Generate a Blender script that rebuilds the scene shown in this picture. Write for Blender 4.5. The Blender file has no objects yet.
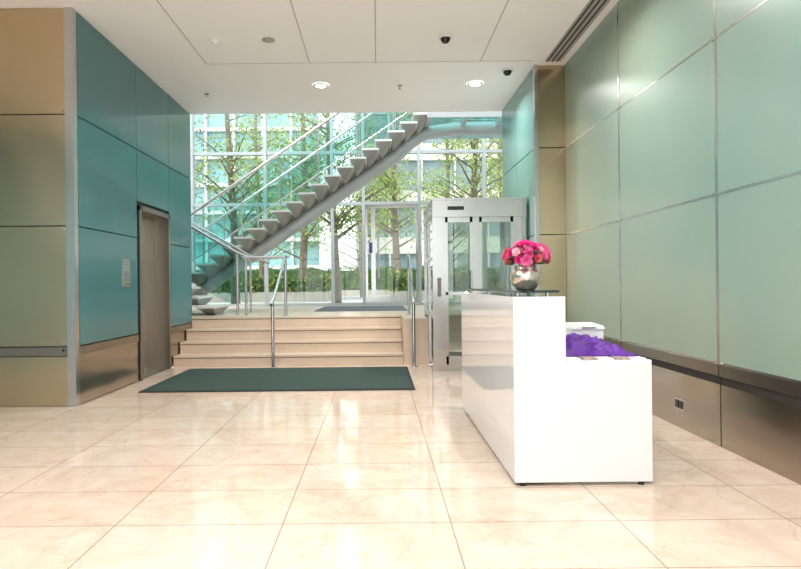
import bpy, math, random
from mathutils import Vector, Matrix, noise
random.seed(7)
SC=bpy.context.scene
SC.view_settings.view_transform='Standard'
def lin(c):
    return tuple(((v/255)/12.92 if v/255<=0.04045 else ((v/255+0.055)/1.055)**2.4) for v in c)
# ---------------------------------------------------------------- materials
def mat(name,rgb,rough=0.5,metal=0.0,var=0.06,nscale=3.0,spec=0.5,stretch=(1,1,1),bump=0.0,bscale=40,emit=None,estr=0,coat=0,bdist=0.01,sub=0,rgb2=None):
    m=bpy.data.materials.new(name); m.use_nodes=True
    nt=m.node_tree; b=nt.nodes['Principled BSDF']
    c=lin(rgb)
    b.inputs['Roughness'].default_value=rough
    b.inputs['Metallic'].default_value=metal
    b.inputs['Specular IOR Level'].default_value=spec
    b.inputs['Coat Weight'].default_value=coat
    b.inputs['Coat Roughness'].default_value=0.05
    tc=nt.nodes.new('ShaderNodeTexCoord'); mp=nt.nodes.new('ShaderNodeMapping')
    mp.inputs['Scale'].default_value=stretch
    nt.links.new(tc.outputs['Object'],mp.inputs['Vector'])
    n=nt.nodes.new('ShaderNodeTexNoise'); n.inputs['Scale'].default_value=nscale; n.inputs['Detail'].default_value=3
    nt.links.new(mp.outputs['Vector'],n.inputs['Vector'])
    r=nt.nodes.new('ShaderNodeValToRGB')
    r.color_ramp.elements[0].position=0.3; r.color_ramp.elements[1].position=0.7
    r.color_ramp.elements[0].color=tuple(max(0,v*(1-var)) for v in c)+(1,)
    r.color_ramp.elements[1].color=(lin(rgb2) if rgb2 else tuple(min(1,v*(1+var)) for v in c))+(1,)
    nt.links.new(n.outputs['Fac'],r.inputs['Fac'])
    nt.links.new(r.outputs['Color'],b.inputs['Base Color'])
    if bump>0:
        n2=nt.nodes.new('ShaderNodeTexNoise'); n2.inputs['Scale'].default_value=bscale; n2.inputs['Detail'].default_value=1
        nt.links.new(mp.outputs['Vector'],n2.inputs['Vector'])
        bp=nt.nodes.new('ShaderNodeBump'); bp.inputs['Strength'].default_value=bump; bp.inputs['Distance'].default_value=bdist
        nt.links.new(n2.outputs['Fac'],bp.inputs['Height']); nt.links.new(bp.outputs['Normal'],b.inputs['Normal'])
    if emit:
        b.inputs['Emission Color'].default_value=lin(emit)+(1,); b.inputs['Emission Strength'].default_value=estr
    if sub:
        out=nt.nodes['Material Output']; t=nt.nodes.new('ShaderNodeBsdfTranslucent'); mx=nt.nodes.new('ShaderNodeMixShader'); mx.inputs['Fac'].default_value=sub
        nt.links.new(r.outputs['Color'],t.inputs['Color']); nt.links.new(b.outputs[0],mx.inputs[1]); nt.links.new(t.outputs[0],mx.inputs[2]); nt.links.new(mx.outputs[0],out.inputs['Surface'])
    return m
def glass(name,rgb,refl=0.08,rough=0.02):
    m=bpy.data.materials.new(name); m.use_nodes=True
    nt=m.node_tree; nt.nodes.remove(nt.nodes['Principled BSDF'])
    out=nt.nodes['Material Output']
    t=nt.nodes.new('ShaderNodeBsdfTransparent'); t.inputs['Color'].default_value=lin(rgb)+(1,)
    g=nt.nodes.new('ShaderNodeBsdfGlossy'); g.inputs['Roughness'].default_value=rough
    mx=nt.nodes.new('ShaderNodeMixShader'); fr=nt.nodes.new('ShaderNodeLayerWeight'); fr.inputs['Blend'].default_value=0.25
    mm=nt.nodes.new('ShaderNodeMath'); mm.operation='MULTIPLY_ADD'; mm.inputs[1].default_value=0.6; mm.inputs[2].default_value=refl
    nt.links.new(fr.outputs['Fresnel'],mm.inputs[0]); nt.links.new(mm.outputs[0],mx.inputs['Fac'])
    nt.links.new(t.outputs[0],mx.inputs[1]); nt.links.new(g.outputs[0],mx.inputs[2]); nt.links.new(mx.outputs[0],out.inputs['Surface'])
    return m
def tile_mat():
    m=bpy.data.materials.new('marble_tile'); m.use_nodes=True
    nt=m.node_tree; b=nt.nodes['Principled BSDF']
    tc=nt.nodes.new('ShaderNodeTexCoord'); mp=nt.nodes.new('ShaderNodeMapping')
    mp.inputs['Location'].default_value=(0.479+0.824*10,-2.943+0.49*20,0)
    nt.links.new(tc.outputs['Object'],mp.inputs['Vector'])
    br=nt.nodes.new('ShaderNodeTexBrick'); br.offset=0.0; br.squash=1.0
    br.inputs['Scale'].default_value=1; br.inputs['Brick Width'].default_value=0.824; br.inputs['Row Height'].default_value=0.49
    br.inputs['Mortar Size'].default_value=0.0034; br.inputs['Mortar Smooth'].default_value=0.1
    br.inputs['Color1'].default_value=lin((218,201,188))+(1,); br.inputs['Color2'].default_value=lin((210,191,176))+(1,)
    br.inputs['Mortar'].default_value=lin((162,140,124))+(1,)
    nt.links.new(mp.outputs['Vector'],br.inputs['Vector'])
    n=nt.nodes.new('ShaderNodeTexNoise'); n.inputs['Scale'].default_value=2.6; n.inputs['Detail'].default_value=9; n.inputs['Roughness'].default_value=0.7; n.inputs['Distortion'].default_value=1.4
    nt.links.new(tc.outputs['Object'],n.inputs['Vector'])
    r=nt.nodes.new('ShaderNodeValToRGB'); e=r.color_ramp.elements
    e[0].position=0.32; e[0].color=lin((236,226,216))+(1,); e[1].position=0.62; e[1].color=(1,1,1,1)
    nt.links.new(n.outputs['Fac'],r.inputs['Fac'])
    mu=nt.nodes.new('ShaderNodeMixRGB'); mu.blend_type='MULTIPLY'; mu.inputs['Fac'].default_value=0.8
    nt.links.new(br.outputs['Color'],mu.inputs['Color1']); nt.links.new(r.outputs['Color'],mu.inputs['Color2'])
    n2=nt.nodes.new('ShaderNodeTexNoise'); n2.inputs['Scale'].default_value=1.3; n2.inputs['Detail'].default_value=6; n2.inputs['Distortion'].default_value=2.5
    nt.links.new(mp.outputs['Vector'],n2.inputs['Vector'])
    r2=nt.nodes.new('ShaderNodeValToRGB'); q=r2.color_ramp.elements
    q[0].position=0.485; q[0].color=(1,1,1,1); q[1].position=0.5; q[1].color=lin((236,224,212))+(1,)
    q2=r2.color_ramp.elements.new(0.515); q2.color=(1,1,1,1)
    nt.links.new(n2.outputs['Fac'],r2.inputs['Fac'])
    mu2=nt.nodes.new('ShaderNodeMixRGB'); mu2.blend_type='MULTIPLY'; mu2.inputs['Fac'].default_value=0.5
    nt.links.new(mu.outputs['Color'],mu2.inputs['Color1']); nt.links.new(r2.outputs['Color'],mu2.inputs['Color2'])
    nt.links.new(mu2.outputs['Color'],b.inputs['Base Color'])
    b.inputs['Roughness'].default_value=0.065; b.inputs['Specular IOR Level'].default_value=0.85
    return m
M={}
M['tile']=tile_mat()
M['ceil']=mat('ceiling_paint',(250,248,247),0.8,var=0.005)
M['white']=mat('white_paint',(238,238,236),0.6,var=0.01)
M['seam']=mat('seam_grey',(172,168,165),0.8,var=0.02)
M['dark']=mat('dark_gap',(55,52,48),0.7,var=0.05)
M['teal']=mat('teal_glass_panel',(62,116,120),0.16,var=0.05,nscale=1.2,spec=0.7)
M['teal2']=mat('teal_glass_panel_light',(104,144,139),0.2,var=0.05,nscale=1.2,spec=0.6)
M['pale']=mat('frosted_panel_pale_reflection',(132,163,153),0.3,var=0.06,nscale=0.55,spec=0.85,rgb2=(154,170,152))  # same panels as left wall; their paler reflections are put into the colour
M['beige']=mat('champagne_steel',(200,180,148),0.22,metal=1.0,var=0.01,nscale=1,bump=0.5,bscale=0.9,bdist=0.08)
M['bronze']=mat('brushed_warm_steel',(178,168,156),0.2,metal=1.0,var=0.03,nscale=1,bump=0.4,bscale=1.2,bdist=0.06)
M['bronzed']=mat('dark_warm_steel',(146,138,128),0.28,metal=0.95,var=0.03,nscale=1)
M['steel']=mat('stainless_steel',(192,190,187),0.22,metal=0.95,var=0.03,nscale=5)
M['greysteel']=mat('painted_grey_steel',(186,191,194),0.4,metal=0.15,var=0.03)
M['under']=mat('stair_bracket_grey',(160,160,156),0.5,metal=0.1,var=0.03)
M['tread']=mat('stair_tread',(224,226,225),0.45,metal=0.0,var=0.03)
M['stone']=mat('travertine_step',(216,194,172),0.3,var=0.05,nscale=3,stretch=(1,3,3))
M['noseshade']=mat('nosing_shadow',(128,108,92),0.5,var=0.05)  # brown strip standing in for the shadow line under each step edge
M['gloss']=mat('white_gloss_laminate',(228,227,229),0.08,var=0.005,coat=0.3)
M['kick']=mat('kick_grey',(120,118,116),0.6,var=0.03)  # plain grey for desk panel, plaque lines, lift parts and box slot
M['mat']=mat('carpet_mat',(66,82,78),0.95,var=0.18,nscale=60,bump=0.5,bscale=300,spec=0.1)
M['mat2']=mat('grey_carpet',(112,118,122),0.95,var=0.1,nscale=60,spec=0.1)
M['rubber']=mat('mat_border',(34,42,40),0.8,var=0.1)
M['glass']=glass('clear_glass',(244,250,249),0.04)
M['glasst']=glass('teal_tint_glass',(204,236,233),0.06)
M['glassd']=mat('dark_counter_glass',(28,36,36),0.05,var=0.05,spec=0.8)
M['lift']=glass('lift_glass',(210,222,216),0.12)
M['silver']=mat('silver_vase',(226,214,202),0.22,metal=0.8,var=0.2,nscale=30,bump=0.3,bscale=60)
M['pink']=mat('petal_magenta',(222,52,142),0.6,var=0.15,nscale=30,sub=0.3)
M['pink2']=mat('petal_pink',(238,122,178),0.6,var=0.12,nscale=30,sub=0.3)
M['pink3']=mat('petal_blush',(244,200,210),0.6,var=0.08,nscale=30,sub=0.3)
M['coral']=mat('petal_coral',(235,120,120),0.6,var=0.12,nscale=30,sub=0.3)
M['leaf']=mat('bouquet_leaf',(50,105,45),0.55,var=0.25,nscale=20)
M['purple']=mat('purple_fabric',(84,24,136),0.65,var=0.35,nscale=14,bump=0.8,bscale=50)
M['paper']=mat('paper',(240,238,232),0.6,var=0.02)
M['brown']=mat('brochure_cover',(170,150,140),0.4,var=0.5,nscale=30)
M['plast']=mat('white_plastic',(228,228,228),0.3,var=0.01)
M['black']=mat('black_plastic',(22,22,24),0.25,var=0.1)
M['lampglow']=mat('lamp_glow',(255,250,240),0.5,emit=(255,250,240),estr=16)
M['pave']=mat('paving',(184,182,176),0.85,var=0.08,nscale=1)
M['road']=mat('asphalt',(134,136,138),0.9,var=0.08)
M['kerb']=mat('planter_stone',(170,164,152),0.8,var=0.08)
M['bark']=mat('tree_bark',(112,100,82),0.9,var=0.3,nscale=8)
M['tl']=mat('tree_leaf',(122,148,68),0.6,var=0.35,nscale=1.4,sub=0.4)
M['tl2']=mat('tree_leaf_light',(172,182,106),0.6,var=0.3,nscale=1.4,sub=0.4)
M['hl']=mat('hedge_leaf',(88,120,56),0.6,var=0.4,nscale=3,sub=0.3)
M['yel']=mat('yellow_blossom',(220,185,60),0.6,var=0.15)
M['btl']=mat('office_glass_teal',(120,160,162),0.15,var=0.3,nscale=0.4,metal=0.2)
M['bfr']=mat('office_frame',(202,206,204),0.6,var=0.03)
M['bst']=mat('office_stone',(202,196,184),0.8,var=0.06)
M['bwn']=mat('office_window',(120,138,142),0.15,var=0.25,nscale=0.5)
M['blue']=mat('blue_sign',(40,90,150),0.4,var=0.05)
# ---------------------------------------------------------------- mesh builder
class B:
    def __init__(s): s.v=[];s.f=[];s.m=[];s.sm=[];s.mats=[]
    def mi(s,k):
        if k not in s.mats: s.mats.append(k)
        return s.mats.index(k)
    def add(s,vs,fs,k,smooth=False):
        o=len(s.v); s.v+= [tuple(v) for v in vs]; i=s.mi(k)
        for f in fs: s.f.append(tuple(o+a for a in f)); s.m.append(i); s.sm.append(smooth)
    def box(s,x0,x1,y0,y1,z0,z1,k):
        vs=[(x0,y0,z0),(x1,y0,z0),(x1,y1,z0),(x0,y1,z0),(x0,y0,z1),(x1,y0,z1),(x1,y1,z1),(x0,y1,z1)]
        s.hexa(vs,k)
    def hexa(s,vs,k):
        s.add(vs,[(3,2,1,0),(4,5,6,7),(0,1,5,4),(1,2,6,5),(2,3,7,6),(3,0,4,7)],k)
    def quad(s,a,b,c,d,k): s.add([a,b,c,d],[(0,1,2,3)],k)
    def tube(s,pts,r,k,n=12,radii=None):
        pts=[Vector(p) for p in pts]; rings=[]
        for i,p in enumerate(pts):
            if i==0: d=pts[1]-p
            elif i==len(pts)-1: d=p-pts[i-1]
            else: d=(pts[i+1]-p).normalized()+(p-pts[i-1]).normalized()
            d.normalize()
            up=Vector((0,0,1)) if abs(d.z)<0.95 else Vector((0,1,0))
            a=d.cross(up).normalized(); b=a.cross(d).normalized()
            rr=radii[i] if radii else r
            rings.append([p+a*rr*math.cos(2*math.pi*j/n)+b*rr*math.sin(2*math.pi*j/n) for j in range(n)])
        vs=[v for R in rings for v in R]; fs=[]
        for i in range(len(pts)-1):
            for j in range(n):
                fs.append((i*n+j,(i+1)*n+j,(i+1)*n+(j+1)%n,i*n+(j+1)%n))
        s.add(vs,fs,k,True)
        s.add(rings[0],[tuple(range(n))],k); s.add(rings[-1],[tuple(reversed(range(n)))],k)
    def lathe(s,c,prof,k,n=32):
        vs=[];fs=[]
        for r,z in prof:
            for j in range(n): vs.append((c[0]+r*math.cos(2*math.pi*j/n),c[1]+r*math.sin(2*math.pi*j/n),c[2]+z))
        for i in range(len(prof)-1):
            for j in range(n): fs.append((i*n+j,i*n+(j+1)%n,(i+1)*n+(j+1)%n,(i+1)*n+j))
        s.add(vs,fs,k,True)
    def leafs(s,pts,size,k):
        for p in pts:
            a=Vector([random.gauss(0,1) for _ in range(3)]).normalized(); b=a.orthogonal().normalized()
            q=a.cross(b); t=random.random()*6.28; b2=b*math.cos(t)+q*math.sin(t); q2=a.cross(b2)
            z=size*random.uniform(0.6,1.3); p=Vector(p)
            s.add([p-b2*z,p-q2*z*0.55,p+b2*z,p+q2*z*0.55],[(0,1,2,3)],k)
    def done(s,name,parent=None,bevel=0,loc=None):
        me=bpy.data.meshes.new(name); me.from_pydata(s.v,[],s.f)
        for k in s.mats: me.materials.append(M[k])
        for i,p in enumerate(me.polygons): p.material_index=s.m[i]; p.use_smooth=s.sm[i]
        me.update()
        ob=bpy.data.objects.new(name,me); SC.collection.objects.link(ob)
        if parent: ob.parent=parent
        if bevel>0:
            md=ob.modifiers.new('bevel','BEVEL'); md.width=bevel; md.segments=2; md.limit_method='ANGLE'
        return ob
XL=-2.978; XR=2.39; YC=5.91; YE=9.6; ZC=3.93; ZS=[0.59,1.78,2.88,3.98]; ZF=0.676; YG=14.0
# ---------------------------------------------------------------- floor
b=B(); b.box(-6,XR+0.3,-3.2,8.655,-0.2,0.0,'tile'); b.done('floor')
b=B(); b.box(-8,6,9.565,YG,-0.2,ZF-0.028,'stone'); b.box(-8,6,9.545,YG,ZF-0.028,ZF,'stone'); b.box(XL,0.36,9.562,9.566,ZF-0.042,ZF-0.028,'noseshade'); b.done('floor_landing')
b=B()
for i in range(3):
    y0=8.66+0.3*i; z1=0.169*(i+1)
    b.box(XL+.015,0.354,y0,9.54,z1-0.169,z1-0.028,'stone'); b.box(XL+.015,0.354,y0-0.018,9.54,z1-0.028,z1,'stone')
    b.box(XL+.015,0.354,y0-0.003,y0+0.0,z1-0.042,z1-0.028,'noseshade')  # painted shadow line below the tread overhang
b.box(XL+.015,0.354,9.54,9.562,0.3,ZF-0.042,'stone')
b.done('entrance_steps')
b=B(); b.box(0.36,0.72,8.66,9.54,0,ZF-0.03,'stone'); b.box(0.36,0.72,8.64,9.54,ZF-0.03,ZF+0.002,'stone'); b.done('step_cheek_wall')
# ---------------------------------------------------------------- ceiling
b=B(); b.box(-6,XR+0.3,-3.2,YE+0.03,ZC,ZC+0.25,'ceil'); b.box(-6,XR+0.3,YE-0.2,YE+0.03,ZC+0.25,6.0,'ceil')
g=0.005
def cs(x0,y0,x1,y1):
    b.box(min(x0,x1)-g,max(x0,x1)+g,min(y0,y1)-g,max(y0,y1)+g,ZC-0.002,ZC+0.001,'seam')
for x in (-2.1,-0.82,0.0,1.3): cs(x,-3,x,7.45)
for y in (7.45,4.9,2.3): cs(-2.1,y,1.95,y)
b.done('ceiling')
b=B()
b.box(2.10,2.30,-3,7.45,ZC-0.012,ZC-0.002,'seam')
for i in range(3): b.box(2.12+i*0.06,2.14+i*0.06,-3,7.45,ZC-0.016,ZC-0.012,'dark')
b.done('ceiling_slot_diffuser')
# ---------------------------------------------------------------- wall panels helper
def fix(bb,p,axis,r=0.022,k='steel'):
    a=Vector(p); d=Vector(axis)*0.012
    bb.tube([a,a+d],r,k,16)
# left core wall
b=B()
gap=0.012
b.box(XL-0.5,XL-0.03,YC+0.03,7.47,0,ZC,'dark'); b.box(XL-0.5,XL-0.03,8.55,YE,0,ZC,'dark'); b.box(XL-0.5,XL-0.03,7.47,8.55,2.2,ZC,'dark')
ys=[YC+0.07,7.44,8.58,YE]
for i in range(3):
    for j,(z0,z1) in enumerate([(ZS[0],ZS[1]),(ZS[1],ZS[2]),(ZS[2],ZC)]):
        y0,y1=ys[i]+gap/2,ys[i+1]-gap/2
        zz0,zz1=z0+gap/2,z1-gap/2
        if i==1 and j==0: continue
        if i==1 and j==1: zz0=2.24
        b.box(XL-0.03,XL,y0,y1,zz0,zz1,'teal')
b.box(XL-0.03,XL-0.002,YC+0.07,7.43,0.01,0.50,'bronze')
b.box(XL-0.03,XL+0.012,YC+0.07,7.43,0.50,0.585,'bronzed')
b.box(XL-0.03,XL-0.002,8.6,YE,0.01,0.50,'bronze'); b.box(XL-0.03,XL+0.012,8.6,YE,0.50,0.585,'bronzed')
b.box(-6,XL-0.09,YC+0.02,YC+0.1,0,ZC,'dark')
for z0,z1 in [(ZS[0],ZS[1]),(ZS[1],ZS[2]),(ZS[2],ZC)]:
    b.box(-4.55,XL-0.09,YC,YC+0.03,z0+gap/2,z1-gap/2,'beige'); b.box(-6,-4.56,YC,YC+0.03,z0+gap/2,z1-gap/2,'beige')
b.box(-6,XL-0.09,YC,YC+0.03,0.005,0.49,'beige'); b.box(-6,XL-0.09,YC-0.012,YC+0.03,0.50,0.585,'bronzed')
b.box(XL-0.085,XL+0.0,YC-0.01,YC+0.065,0,ZC,'steel')
for z in ZS[:3]:
    for dz in (-0.035,0.035): fix(b,(XL-0.12,YC,z+dz),(0,-1,0),0.013)
b.done('wall_left')
b=B(); b.box(-6.2,-6,-3.2,YC+0.1,0,ZC+0.25,'teal'); b.done('wall_outer_left')
b=B()
X=XL
b.box(X-0.25,X+0.025,7.475,7.53,0,2.19,'bronzed'); b.box(X-0.25,X+0.025,8.49,8.545,0,2.19,'bronzed'); b.box(X-0.25,X+0.025,7.475,8.545,2.13,2.19,'bronzed')
b.box(X-0.2,X-0.17,7.53,8.005,0.0,2.13,'bronze'); b.box(X-0.2,X-0.17,8.012,8.49,0.0,2.13,'bronze')
b.box(X-0.25,X,7.53,8.49,0.0,0.006,'steel')
b.done('elevator_door',bevel=0.003)
b=B(); b.box(X+0.0,X+0.012,7.0,7.19,1.17,1.50,'steel')
for i in range(6): b.box(X+0.012,X+0.014,7.03,7.16,1.21+i*0.045,1.222+i*0.045,'kick')
b.done('wall_sign_plaque')
# right wall
b=B()
b.box(XR+0.03,XR+0.3,-3.2,7.6,0,ZC,'dark')
yy=[7.6-1.69*i for i in range(7)]
for i in range(6):
    y1,y0=yy[i]-gap/2,max(yy[i+1]+gap/2,-3)
    for z0,z1 in [(ZS[0],ZS[1]),(ZS[1],ZS[2]),(ZS[2],ZC)]:
        b.box(XR,XR+0.03,y0,y1,z0+gap/2,z1-gap/2,'pale')
    b.box(XR+0.012,XR+0.03,y0,y1,0.0,0.44,'bronze'); b.box(XR+0.02,XR+0.03,y0,y1,0.44,0.50,'dark'); b.box(XR+0.0,XR+0.03,y0,y1,0.50,0.585,'bronzed')
    for z in ZS[:3]:
        for dy in (-0.03,0.03): fix(b,(XR,yy[i+1]+dy,z+0.0),(-1,0,0),0.012)
    b.box(XR-0.004,XR+0.005,yy[i+1]-0.014,yy[i+1]+0.014,0.59,ZC,'steel')
for z in ZS[:3]: b.box(XR-0.002,XR+0.01,-3,7.6,z-0.009,z+0.009,'steel')
b.done('wall_right')
b=B(); XP=2.01
b.box(XP+0.03,XR+0.3,7.64,YE,0,ZC,'dark')
for z0,z1 in [(0.0,0.49),(ZS[0],ZS[1]),(ZS[1],ZS[2]),(ZS[2],ZC)]:
    b.box(XP+0.05,XR,7.6,7.64,z0+gap/2,z1-gap/2,'beige')
    for y0,y1 in [(7.67,8.62),(8.62,YE)]:
        b.box(XP,XP+0.03,y0+gap/2,y1-gap/2,z0+gap/2,z1-gap/2,'teal2' if z0>0 else 'bronze')
b.box(XP+0.05,XR,7.59,7.64,0.5,0.585,'bronzed'); b.box(XP-0.01,XP+0.03,7.67,YE,0.5,0.585,'bronzed')
b.box(XP-0.005,XP+0.045,7.59,7.665,0,ZC,'steel')
for z in ZS[:3]:
    for dz in (-0.035,0.035): fix(b,(XP+0.08,7.6,z+dz),(0,-1,0),0.012)
b.done('wall_right_pier')
b=B(); b.box(XR+0.004,XR+0.012,4.72,4.86,0.14,0.24,'steel'); b.box(XR-0.002,XR+0.004,4.735,4.78,0.16,0.22,'black'); b.box(XR-0.002,XR+0.004,4.80,4.845,0.16,0.22,'black'); b.done('wall_socket')
# rear glazed wall
b=B()
for i in range(9): x=-6+i*1.07; b.box(x-0.05,x+0.05,-3.15,-3.05,0,ZC,'bronzed')
for z in (0.02,2.5,3.9): b.box(-6,XR+0.3,-3.14,-3.06,z-0.04,z+0.04,'bronzed')
b.quad((-6,-3.1,0),(XR+0.3,-3.1,0),(XR+0.3,-3.1,ZC),(-6,-3.1,ZC),'glass')
b.done('window_rear')
# ---------------------------------------------------------------- downlights
for y in (8.28,5.3,2.6,-0.1,-2.2):
    for x in (-2.9,-0.76,1.37):
        if x<-2 and y>5: continue
        b=B(); b.lathe((x,y,ZC-0.016),[(0.07,0.0),(0.085,-0.004),(0.105,-0.004),(0.11,0.011)],'white'); b.lathe((x,y,ZC-0.012),[(0.0001,0),(0.075,0)],'lampglow'); b.done('downlight')
        l=bpy.data.lights.new('downlight_lamp','AREA'); l.shape='DISK'; l.size=0.14; l.energy=40; l.color=(1,0.965,0.925); l.spread=math.radians(150)
        o=bpy.data.objects.new('downlight_lamp',l); o.location=(x,y,ZC-0.035); SC.collection.objects.link(o)
def ceil_item(name,x,y,prof,k,k2=None):
    b=B(); b.lathe((x,y,ZC-0.004),prof,k,24)
    if k2: b.lathe((x,y,ZC-0.004),[(0.0001,-0.075),(0.03,-0.07),(0.05,-0.045),(0.055,-0.02)],k2,24)
    b.done(name)
det=[(0.0001,-0.045),(0.03,-0.044),(0.045,-0.03),(0.05,-0.012),(0.065,-0.01),(0.065,0)]
ceil_item('smoke_detector',-1.79,6.73,det,'white'); ceil_item('smoke_detector',-1.20,6.73,[(a*1.1,c*0.5) for a,c in det],'seam')
dc=[(0.055,-0.02),(0.075,-0.018),(0.075,0)]
ceil_item('dome_camera',0.78,6.69,dc,'white','black')
ceil_item('dome_camera',1.70,7.75,dc,'white','black')
sp=[(0.0001,-0.05),(0.02,-0.05),(0.012,-0.03),(0.012,-0.01),(0.035,-0.008),(0.035,0)]
ceil_item('sprinkler_head',0.33,8.32,sp,'steel'); ceil_item('sprinkler_head',-2.42,8.6,sp,'steel')
# ---------------------------------------------------------------- mats
b=B(); b.box(-2.66,0.40,6.63,8.45,0.0,0.012,'rubber'); b.box(-2.62,0.36,6.67,8.41,0.010,0.016,'mat'); b.done('floor_mat')
b=B(); b.box(-1.2,0.55,11.2,13.5,ZF,ZF+0.012,'mat2'); b.done('floor_mat')
# ---------------------------------------------------------------- reception desk
desk=bpy.data.objects.new('reception_desk',None); SC.collection.objects.link(desk)
x0,x1,x2=0.776,1.077,1.57; y0,y1=3.451,5.6; zh,zl=1.09,0.72
b=B(); b.box(x0,x0+0.03,y0+0.001,y1,0.02,zh,'gloss'); b.done('front_panel',desk,0.003)
def lend(ya,yb,nm):
    b=B()
    P=[(x0+0.001,0.02),(x2,0.02),(x2,zl),(x1,zl),(x1,zh),(x0+0.001,zh)]
    vs=[(p[0],ya,p[1]) for p in P]+[(p[0],yb,p[1]) for p in P]
    fs=[(0,1,2,3,4,5),(11,10,9,8,7,6)]+[(i,i+6,(i+1)%6+6,(i+1)%6) for i in range(6)]
    b.add(vs,fs,'gloss'); b.done(nm,desk,0.003)
lend(y0,y0+0.035,'end_panel_near'); lend(y1-0.035,y1+0.0005,'end_panel_far')
b=B(); b.box(x0+0.03,x1,y0+0.035,y1-0.035,zh-0.03,zh-0.001,'gloss'); b.done('upper_shelf',desk)
b=B(); b.box(x1-0.02,x1,y0+0.035,y1-0.035,zl,zh-0.03,'gloss'); b.done('upper_back_panel',desk)
b=B(); b.box(x0+0.03,x2,y0+0.035,y1-0.035,zl-0.03,zl-0.001,'gloss'); b.done('worktop',desk)
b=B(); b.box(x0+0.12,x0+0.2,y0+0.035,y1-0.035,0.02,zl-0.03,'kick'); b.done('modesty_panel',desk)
b=B()
for xx in (x0+0.05,x2-0.06):
    for yv in (y0+0.02,y1-0.03): b.tube([(xx,yv,0),(xx,yv,0.03)],0.018,'black')
b.done('feet',desk)
b=B()
b.box(x0+0.02,x1-0.02,y0+0.05,y1-0.1,zh+0.022,zh+0.036,'glassd')
for yv in (y0+0.15,(y0+y1)/2,y1-0.2):
    for xx in (x0+0.06,x1-0.06): b.tube([(xx,yv,zh-0.001),(xx,yv,zh+0.022)],0.014,'steel')
b.done('counter_glass',desk)
ZT=zh+0.036
# vase
b=B(); vc=(0.925,3.76,ZT)
b.lathe(vc,[(0.0001,0.0),(0.052,0.0),(0.06,0.006),(0.082,0.035),(0.096,0.07),(0.094,0.1),(0.078,0.125),(0.068,0.135),(0.074,0.15),(0.066,0.15),(0.06,0.133),(0.07,0.12),(0.05,0.05),(0.0001,0.03)],'silver',40)
b.done('silver_vase')
b=B()
C=Vector(vc)+Vector((0,0,0.188))
for i in range(62):
    th=random.random()*6.283; u=random.uniform(-0.25,1); rr=math.sqrt(max(0,1-u*u))
    d=Vector((rr*math.cos(th),rr*math.sin(th),u))
    sc0=random.uniform(0.88,1.12)
    p=C+Vector((d.x*0.12,d.y*0.12,d.z*0.09+0.012))*sc0 if False else C+Vector((d.x*0.12*sc0,d.y*0.12*sc0,d.z*0.09*sc0+0.012))
    k=random.choices(['pink','pink2','pink3','coral'],[5,5,2.6,1.2])[0]
    R=random.uniform(0.022,0.04); ax=d; a=ax.orthogonal().normalized(); c=ax.cross(a)
    for ring,(npet,tilt,sc) in enumerate([(6,0.25,1.0),(5,0.75,0.8),(4,1.15,0.55)]):
        for j in range(npet):
            t=2*math.pi*(j+0.5*ring)/npet+random.uniform(-.15,.15); rad=a*math.cos(t)+c*math.sin(t); tan=ax.cross(rad)
            out=rad*math.cos(tilt)+ax*math.sin(tilt)
            base=p+rad*R*0.08; L=R*sc; w=L*0.55
            vs=[base,base+out*L*0.55-tan*w+ax*L*0.06,base+out*L*0.6+ax*L*0.0,base+out*L*0.55+tan*w+ax*L*0.06,base+out*L-tan*w*0.55+ax*L*0.22,base+out*L*1.05+ax*L*0.15,base+out*L+tan*w*0.55+ax*L*0.22]
            b.add(vs,[(0,1,2),(0,2,3),(1,4,5,2),(2,5,6,3)],k,True)
    b.add([p-ax*0.02+a*R*.5,p-ax*0.02-a*R*.3+c*R*.5,p-ax*0.02-a*R*.3-c*R*.5,p+ax*0.008],[(0,1,3),(1,2,3),(2,0,3)],k)
for i in range(46):
    th=random.random()*6.283; d=Vector((math.cos(th),math.sin(th),random.uniform(-0.25,0.9))).normalized()
    p=C+d*0.05+Vector((0,0,-.02)); t=Vector((-math.sin(th),math.cos(th),0)); e=C+Vector((d.x*0.162,d.y*0.162,d.z*0.13))
    m_=(p+e)/2; b.add([p,m_-t*0.018,e,m_+t*0.018,m_+d.cross(t)*0.006],[(0,1,4),(1,2,4),(2,3,4),(3,0,4)],'leaf')
for i in range(10):
    th=i*0.628; b.tube([Vector(vc)+Vector((0.01*math.cos(th),0.01*math.sin(th),0.04)),C+Vector((0.05*math.cos(th),0.05*math.sin(th),0.02))],0.003,'leaf',6)
b.done('flower_bouquet')
# purple cloth
b=B(); N=60
vs=[];fs=[]
for i in range(N+1):
    for j in range(N+1):
        u=i/N*2-1; v=j/N*2-1
        edge=1+0.16*noise.noise(Vector((u*1.6,v*1.6,3.3)))
        xx=1.33+u*0.225*edge; yv=3.80+v*0.24*edge
        q=max(0,1-(abs(u)**3)) * max(0,1-(abs(v)**3))
        h=q*(0.075-0.03*u+0.04*noise.noise(Vector((u*2.2,v*2.2,0.5)))+0.04*abs(noise.noise(Vector((u*4,v*3,1.5))))+0.012*noise.noise(Vector((u*9,v*9,2.5))))
        vs.append((xx,yv,zl+0.012+max(0,h)))
for i in range(N):
    for j in range(N): fs.append((i*(N+1)+j,(i+1)*(N+1)+j,(i+1)*(N+1)+j+1,i*(N+1)+j+1))
b.add(vs,fs,'purple',True); o=b.done('purple_scarf'); md=o.modifiers.new('s','SOLIDIFY'); md.thickness=0.004
b=B()
for i in range(5):
    b.box(1.09+i*0.094,1.17+i*0.094,3.47,3.58,zl+0.001,zl+0.008+0.003*(i%2),'brown' if i%2 else 'paper')
b.done('brochures')
b=B()
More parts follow.
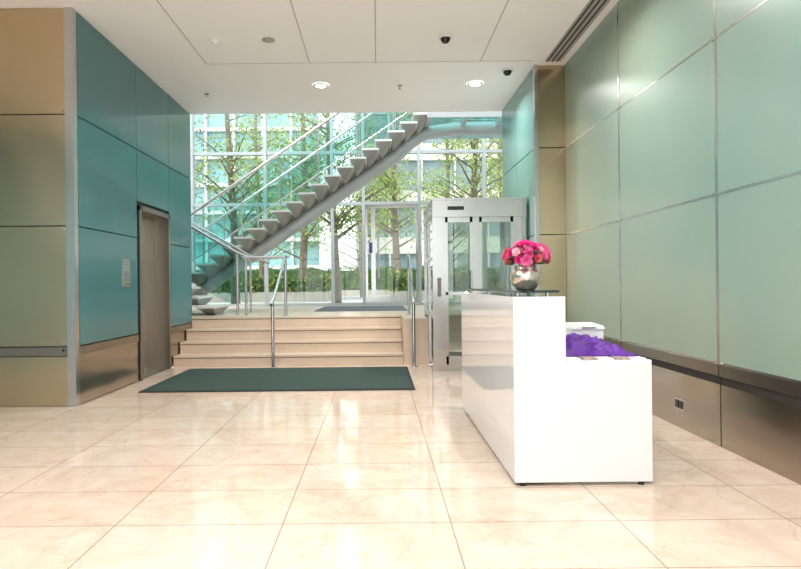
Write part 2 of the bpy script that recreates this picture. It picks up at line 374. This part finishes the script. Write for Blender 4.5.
b.hexa([(1.325,4.08,zl),(1.53,4.08,zl),(1.53,4.30,zl),(1.325,4.30,zl),(1.325,4.08,zl+0.13),(1.53,4.08,zl+0.13),(1.53,4.30,zl+0.13),(1.325,4.30,zl+0.13)],'plast')
b.hexa([(1.315,4.07,zl+0.131),(1.54,4.07,zl+0.131),(1.54,4.31,zl+0.131),(1.315,4.31,zl+0.131),(1.325,4.08,zl+0.155),(1.53,4.08,zl+0.155),(1.53,4.30,zl+0.165),(1.325,4.30,zl+0.165)],'plast')
b.box(1.38,1.475,4.066,4.071,zl+0.138,zl+0.146,'kick')
b.done('white_storage_box',bevel=0.006)
# ---------------------------------------------------------------- platform lift
b=B(); lx0,lx1,ly0,ly1,lz=0.734,1.985,8.01,9.5,2.28
b.box(lx0,lx1,ly0-0.03,ly0+0.09,2.06,lz,'steel')
b.box(lx0-0.01,lx1,ly0-0.04,ly1,lz,lz+0.03,'steel')
b.box(lx0,lx0+0.17,ly0,ly0+0.07,0,2.06,'steel'); b.box(lx1-0.17,lx1,ly0,ly0+0.07,0,2.06,'steel')
b.box(lx0+0.17,lx1-0.17,ly0,ly0+0.06,0,0.09,'steel')
b.box(1.0+0.27,1.31+0.05,ly0+0.005,ly0+0.055,0.09,2.06,'steel')
for a,c in ((lx0+0.17,1.27),(1.36,lx1-0.17)):
    b.box(a,a+0.035,ly0+0.01,ly0+0.05,0.09,2.06,'steel'); b.box(c-0.035,c,ly0+0.01,ly0+0.05,0.09,2.06,'steel')
    b.box(a,c,ly0+0.01,ly0+0.05,1.99,2.06,'steel'); b.box(a,c,ly0+0.01,ly0+0.05,0.09,0.2,'steel')
    b.box(a,c,ly0+0.01,ly0+0.05,1.02,1.06,'steel')
    b.quad((a,ly0+0.03,0.1),(c,ly0+0.03,0.1),(c,ly0+0.03,2.05),(a,ly0+0.03,2.05),'lift')
b.tube([(1.24,ly0-0.04,0.9),(1.24,ly0-0.04,1.35)],0.014,'steel')
for z in (0.93,1.32): b.tube([(1.24,ly0-0.04,z),(1.24,ly0+0.01,z)],0.01,'steel')
b.box(lx0+0.06,lx0+0.11,ly0-0.008,ly0,1.0,1.25,'kick')
b.box(lx0+0.2,lx0+0.42,ly0-0.034,ly0-0.03,2.15,2.2,'black')
for yv in (8.75,9.45):
    b.box(lx0,lx0+0.05,yv,yv+0.05,0,lz,'steel')
    b.box(lx1-0.05,lx1,yv,yv+0.05,0,lz,'steel')
for z in (0.72,1.5,2.1): b.box(lx0,lx0+0.04,ly0+0.07,ly1,z,z+0.04,'steel')
b.quad((lx0+0.02,ly0+0.07,0.05),(lx0+0.02,ly1,0.05),(lx0+0.02,ly1,lz),(lx0+0.02,ly0+0.07,lz),'lift')
b.quad((lx1-0.02,ly0+0.07,0.05),(lx1-0.02,ly1,0.05),(lx1-0.02,ly1,lz),(lx1-0.02,ly0+0.07,lz),'lift')
b.quad((lx0,ly1,ZF),(lx1,ly1,ZF),(lx1,ly1,lz),(lx0,ly1,lz),'lift')
b.box(lx0+0.05,lx1-0.05,ly0+0.1,ly1-0.06,0.02,0.1,'kick')
b.box(1.5,1.6,9.3,9.4,0.1,lz,'greysteel')
b.done('platform_lift')
# ---------------------------------------------------------------- step handrails
def rail(name,X,left):
    b=B()
    pts=[(X,8.42,0.90),(X,8.5,0.955),(X,8.62,0.99),(X,9.65,1.60),(X,9.8,1.64),(X,10.0,1.64)]
    b.tube(pts,0.024,'steel')
    if left: b.tube([(X,10.0,1.64),(X-0.75,10.0,1.64)],0.022,'steel'); b.tube([(X-0.7,10.0,1.64),(X-0.7,10.0,ZF)],0.02,'steel')
    b.tube([(X,8.52,0.96),(X,8.52,0.0)],0.024,'steel'); b.lathe((X,8.52,0),[(0.06,0),(0.06,0.008),(0.03,0.012)],'steel')
    b.tube([(X,9.75,1.63),(X,9.75,ZF)],0.024,'steel'); b.lathe((X,9.75,ZF),[(0.06,0),(0.06,0.008),(0.03,0.012)],'steel')
    b.done(name)
rail('step_handrail',-1.5,True); rail('step_handrail',0.5,False)
# ---------------------------------------------------------------- feature staircase
st=bpy.data.objects.new('steel_staircase',None); SC.collection.objects.link(st)
run,rise=0.2412,0.163
def P(i): return (-3.36+run*i, 1.60+rise*i)
yn,yf=11.2,12.8
b=B()
for i in range(-1,18):
    x,z=P(i)
    b.box(x-0.05,x+0.27,yn,yf,z-0.035,z,'tread')
    b.hexa([(x+0.06,11.75,z-0.24),(x+0.13,11.75,z-0.20),(x+0.13,12.25,z-0.20),(x+0.06,12.25,z-0.24),(x-0.04,yn+0.02,z-0.035),(x+0.25,yn+0.02,z-0.035),(x+0.25,yf-0.02,z-0.035),(x-0.04,yf-0.02,z-0.035)],'under')
b.done('treads',st)
b=B()
s=[(P(-3)[0],12.0,P(-3)[1]-0.40),(P(15.5)[0],12,P(15.5)[1]-0.40),(P(16.6)[0],12,P(16.6)[1]-0.33),(P(17.8)[0],12,P(17.6)[1]-0.29),(1.6,12,4.27),(3.2,12,4.27)]
b.tube(s,0.13,'greysteel',16)
b.done('spine_beam',st)
b=B()
zt=P(17)[1]+0.02
b.box(P(17)[0]+0.28,3.4,11.2,12.8,zt-0.0,zt+0.03,'glasst')
for xx in (1.0,1.7,2.4,3.1): b.box(xx-0.04,xx+0.04,11.2,12.8,zt-0.12,zt,'greysteel')
b.box(0.95,3.4,11.17,11.2,zt-0.12,zt+0.05,'greysteel'); b.box(0.95,3.4,12.8,12.83,zt-0.12,zt+0.05,'greysteel')
b.box(2.9,3.3,11.8,12.2,ZF,zt-0.12,'greysteel')
b.done('upper_landing',st)
b=B()
b.box(-5.6,P(-1)[0]-0.05,9.95,12.85,1.24,1.33,'tread')
b.box(-4.9,-4.7,11.9,12.1,ZF,1.24,'greysteel'); b.box(-4.9,-4.7,10.4,10.6,ZF,1.24,'greysteel')
for i in range(3):
    z=ZF+0.164*(i+1); x=-2.75-i*0.28
    b.box(x-0.3,x+0.03,10.0,11.1,z-0.04,z,'tread')
    b.hexa([(x-0.2,10.35,z-0.16),(x-0.05,10.35,z-0.16),(x-0.05,10.75,z-0.16),(x-0.2,10.75,z-0.16),(x-0.28,10.02,z-0.04),(x,10.02,z-0.04),(x,11.08,z-0.04),(x-0.28,11.08,z-0.04)],'under')
b.box(-3.65,-2.7,10.5,10.6,ZF,ZF+0.02,'greysteel')
b.done('lower_flight_and_landing',st)
b=B()
for yv in (yn+0.03,yf-0.03):
    a=P(-2); c=P(17.6)
    b.tube([(a[0],yv,a[1]+1.0),(c[0],yv,c[1]+1.0),(3.3,yv,c[1]+1.05)],0.028,'steel')
    b.tube([(a[0],yv,a[1]+0.12),(c[0],yv,c[1]+0.12)],0.012,'steel')
    for i in range(0,18,3):
        p=P(i); b.tube([(p[0]+0.1,yv,p[1]-0.03),(p[0]+0.1,yv,p[1]+1.04)],0.014,'steel')
    b.quad((a[0],yv,a[1]+0.1),(c[0],yv,c[1]+0.1),(c[0],yv,c[1]+0.95),(a[0],yv,a[1]+0.95),'glasst')
for yv in (10.03,11.07):
    b.tube([(-2.0,yv,1.58),(-2.35,yv,1.72),(-3.4,yv,2.33),(-5.4,yv,2.33)],0.025,'steel')
    b.tube([(-2.35,yv,1.72),(-2.35,yv,ZF)],0.02,'steel')
    b.quad((-2.4,yv,ZF+0.15),(-3.4,yv,1.4),(-3.4,yv,2.3),(-2.4,yv,1.7),'glasst')
b.done('balustrades',st)
# ---------------------------------------------------------------- glazed facade
b=B()
vx=[-7.5,-5.9,-4.3,-2.6,-1.05,-0.32,0.98,2.5,4.1,5.6]
for x in vx: b.box(x-0.035,x+0.035,YG-0.08,YG+0.08,ZF,8.2,'greysteel')
for z in (ZF+0.04,3.06,4.25,5.6,7.0,8.15): b.box(-7.5,5.6,YG-0.06,YG+0.06,z-0.035,z+0.035,'greysteel')
b.quad((-7.5,YG,ZF),(-0.32,YG,ZF),(-0.32,YG,8.2),(-7.5,YG,8.2),'glass')
b.quad((-0.32,YG,3.06),(0.98,YG,3.06),(0.98,YG,8.2),(-0.32,YG,8.2),'glass')
b.quad((0.98,YG,ZF),(5.6,YG,ZF),(5.6,YG,8.2),(0.98,YG,8.2),'glass')
b.done('window_front')
b=B()
for a,c in ((-0.28,-0.1),(-0.1,0.94)):
    b.box(a,a+0.05,YG-0.03,YG+0.03,ZF+0.08,3.02,'steel'); b.box(c-0.05,c,YG-0.03,YG+0.03,ZF+0.08,3.02,'steel')
    b.box(a+0.05,c-0.05,YG-0.03,YG+0.03,ZF+0.08,ZF+0.2,'steel'); b.box(a+0.05,c-0.05,YG-0.03,YG+0.03,2.95,3.02,'steel')
b.quad((-0.1,YG,ZF+0.2),(0.94,YG,ZF+0.2),(0.94,YG,2.95),(-0.1,YG,2.95),'glass')
b.tube([(0.02,YG-0.09,1.3),(0.02,YG-0.09,2.3)],0.02,'steel')
b.box(-0.2,-0.12,YG-0.05,YG-0.03,1.9,2.15,'blue')
b.done('door_1')
b=B(); b.box(5.6,5.8,YE,YG,0,8.2,'white'); b.box(XR+0.3,5.8,YE-0.2,YE,0,8.2,'white'); b.done('wall_atrium_right')
b=B(); b.box(-7.7,-7.5,YE,YG,0,8.2,'white'); b.box(-7.7,XL-0.5,YE-0.15,YE,0,6.0,'white'); b.done('wall_atrium_left')
b=B()
for i in range(8): x=-7.5+i*1.87; b.box(x-0.05,x+0.05,YE,YG,8.2,8.4,'bfr')
b.quad((-7.6,YE,8.3),(5.7,YE,8.3),(5.7,YG,8.3),(-7.6,YG,8.3),'glass')
b.done('ceiling_glass_roof')
# ---------------------------------------------------------------- exterior
b=B(); b.box(-45,45,YG+0.08,22,0.3,0.62,'pave'); b.box(-45,45,22,29,0.2,0.55,'road'); b.box(-45,45,29,80,0.2,0.62,'pave'); b.done('ground_outside')
def hedge(x0,x1,y0,y1,z0,z1,yel=True):
    b=B(); b.box(x0,x1,y0,y1,0.62,z0,'kerb'); b.box(x0+0.1,x1-0.1,y0+0.1,y1-0.1,z0,z1-0.1,'hl')
    pts=[]
    for _ in range(int((x1-x0)*260)):
        x=random.uniform(x0,x1)
        if random.random()<0.55: p=(x,y0+0.05+random.uniform(-.06,.06),random.uniform(z0,z1))
        else: p=(x,random.uniform(y0,y1),z1-0.08+0.1*math.sin(x*3)+random.uniform(-.06,.1))
        pts.append(p)
    b.leafs(pts,0.07,'hl')
    if yel: b.leafs(pts[::6],0.06,'yel')
    b.leafs(pts[1::5],0.07,'tl2')
    b.done('hedge_planter')
hedge(-7.5,-1.6,20.2,21.2,0.95,1.45); hedge(0.4,9,19.5,20.6,0.95,1.5); hedge(-14,14,30,31,0.9,2.0,False)
def tree(x,y,h,seed,r=0.13,nl=2600,lo=0.28,spread=1.7):
    random.seed(seed); b=B(); z0=0.6
    pts=[];rad=[]
    for i in range(9):
        t=i/8; pts.append((x+0.12*math.sin(t*4+seed),y+0.12*math.cos(t*3+seed),z0+h*t)); rad.append(r*(1-0.85*t)+0.01)
    b.tube(pts,0,'bark',10,rad)
    L=[]
    for i in range(30):
        t=random.uniform(lo,0.97) if i>8 else random.uniform(lo,0.5); a=random.random()*6.283; ln=spread*(1.15-t)*random.uniform(0.6,1.2)+0.3
        p=Vector((x+0.12*math.sin(t*4+seed),y+0.12*math.cos(t*3+seed),z0+h*t)); d=Vector((math.cos(a),math.sin(a),random.uniform(0.35,0.8)))
        q=p+d*ln*0.5+Vector((0,0,0.05)); e=p+d*ln
        b.tube([p,q,e],0,'bark',6,[0.035*(1.2-t)+0.008,0.02,0.006])
        for _ in range(nl//26):
            c=p.lerp(e,random.uniform(0.25,1.1)); L.append(c+Vector([random.gauss(0,0.27) for _ in range(3)]))
    random.shuffle(L); b.leafs(L[:len(L)//2],0.055,'tl'); b.leafs(L[len(L)//2:],0.055,'tl2'); b.done('tree')
tree(-4.3,17.6,8.5,1,lo=.2); tree(-1.25,17.0,9,2,0.11,lo=.2); tree(0.75,22,9,3,0.14,3000,lo=.2); tree(-6.6,18.3,9,4); tree(2.9,18,9,5,0.12,3000)
tree(-2.9,23,10,6,0.16,3600,lo=.15); tree(5,24,10,8,0.16); tree(-9.5,25,10,9,0.16); tree(-0.6,27.5,10,10,0.16,3600,lo=.12,spread=2.4); tree(3.2,28,10,12,0.16,3600,lo=.12,spread=2.4); tree(-5.5,28,10,14,0.16,3600,lo=.12,spread=2.4)
random.seed(11)
def office(x0,x1,y,z1,kg,kf,dx,dz,band):
    b=B(); b.box(x0,x1,y,y+8,0.6,z1,kg)
    x=x0
    while x<=x1+0.01: b.box(x-0.07,x+0.07,y-0.25,y,0.6,z1,kf); x+=dx
    z=0.6
    while z<=z1+0.01: b.box(x0,x1,y-0.3,y,z-band/2,z+band/2,kf); z+=dz
    b.done('office_building')
office(-34,-3.4,36,24,'btl','bfr',1.7,1.65,0.2); office(-1.5,32,44,22,'bwn','bst',2.4,3.4,1.2)
# ---------------------------------------------------------------- world / sun
w=bpy.data.worlds.new('World'); SC.world=w; w.use_nodes=True; nt=w.node_tree
bg=nt.nodes['Background']; tc=nt.nodes.new('ShaderNodeTexCoord'); sp=nt.nodes.new('ShaderNodeSeparateXYZ'); r=nt.nodes.new('ShaderNodeValToRGB')
nt.links.new(tc.outputs['Generated'],sp.inputs[0]); nt.links.new(sp.outputs['Z'],r.inputs['Fac'])
r.color_ramp.elements[0].color=(0.97,0.98,1,1); r.color_ramp.elements[1].color=(0.80,0.90,1,1)
nt.links.new(r.outputs['Color'],bg.inputs['Color']); bg.inputs['Strength'].default_value=3.1
sl=bpy.data.lights.new('sun','SUN'); sl.energy=4.0; sl.angle=math.radians(12); sl.color=(1,0.97,0.92); so=bpy.data.objects.new('sun',sl); so.rotation_euler=(math.radians(38),0,math.radians(-35)); SC.collection.objects.link(so)
# ---------------------------------------------------------------- camera
cd=bpy.data.cameras.new('camera'); co=bpy.data.objects.new('camera',cd); SC.collection.objects.link(co)
cd.sensor_width=36; cd.lens=600/801*36; cd.shift_x=22.5/801; cd.clip_start=0.05; cd.clip_end=300
co.matrix_world=Matrix.Translation((0,0,1.17)) @ Matrix.Rotation(math.radians(0.6),4,'Y') @ Matrix.Rotation(math.radians(90),4,'X')
SC.camera=co
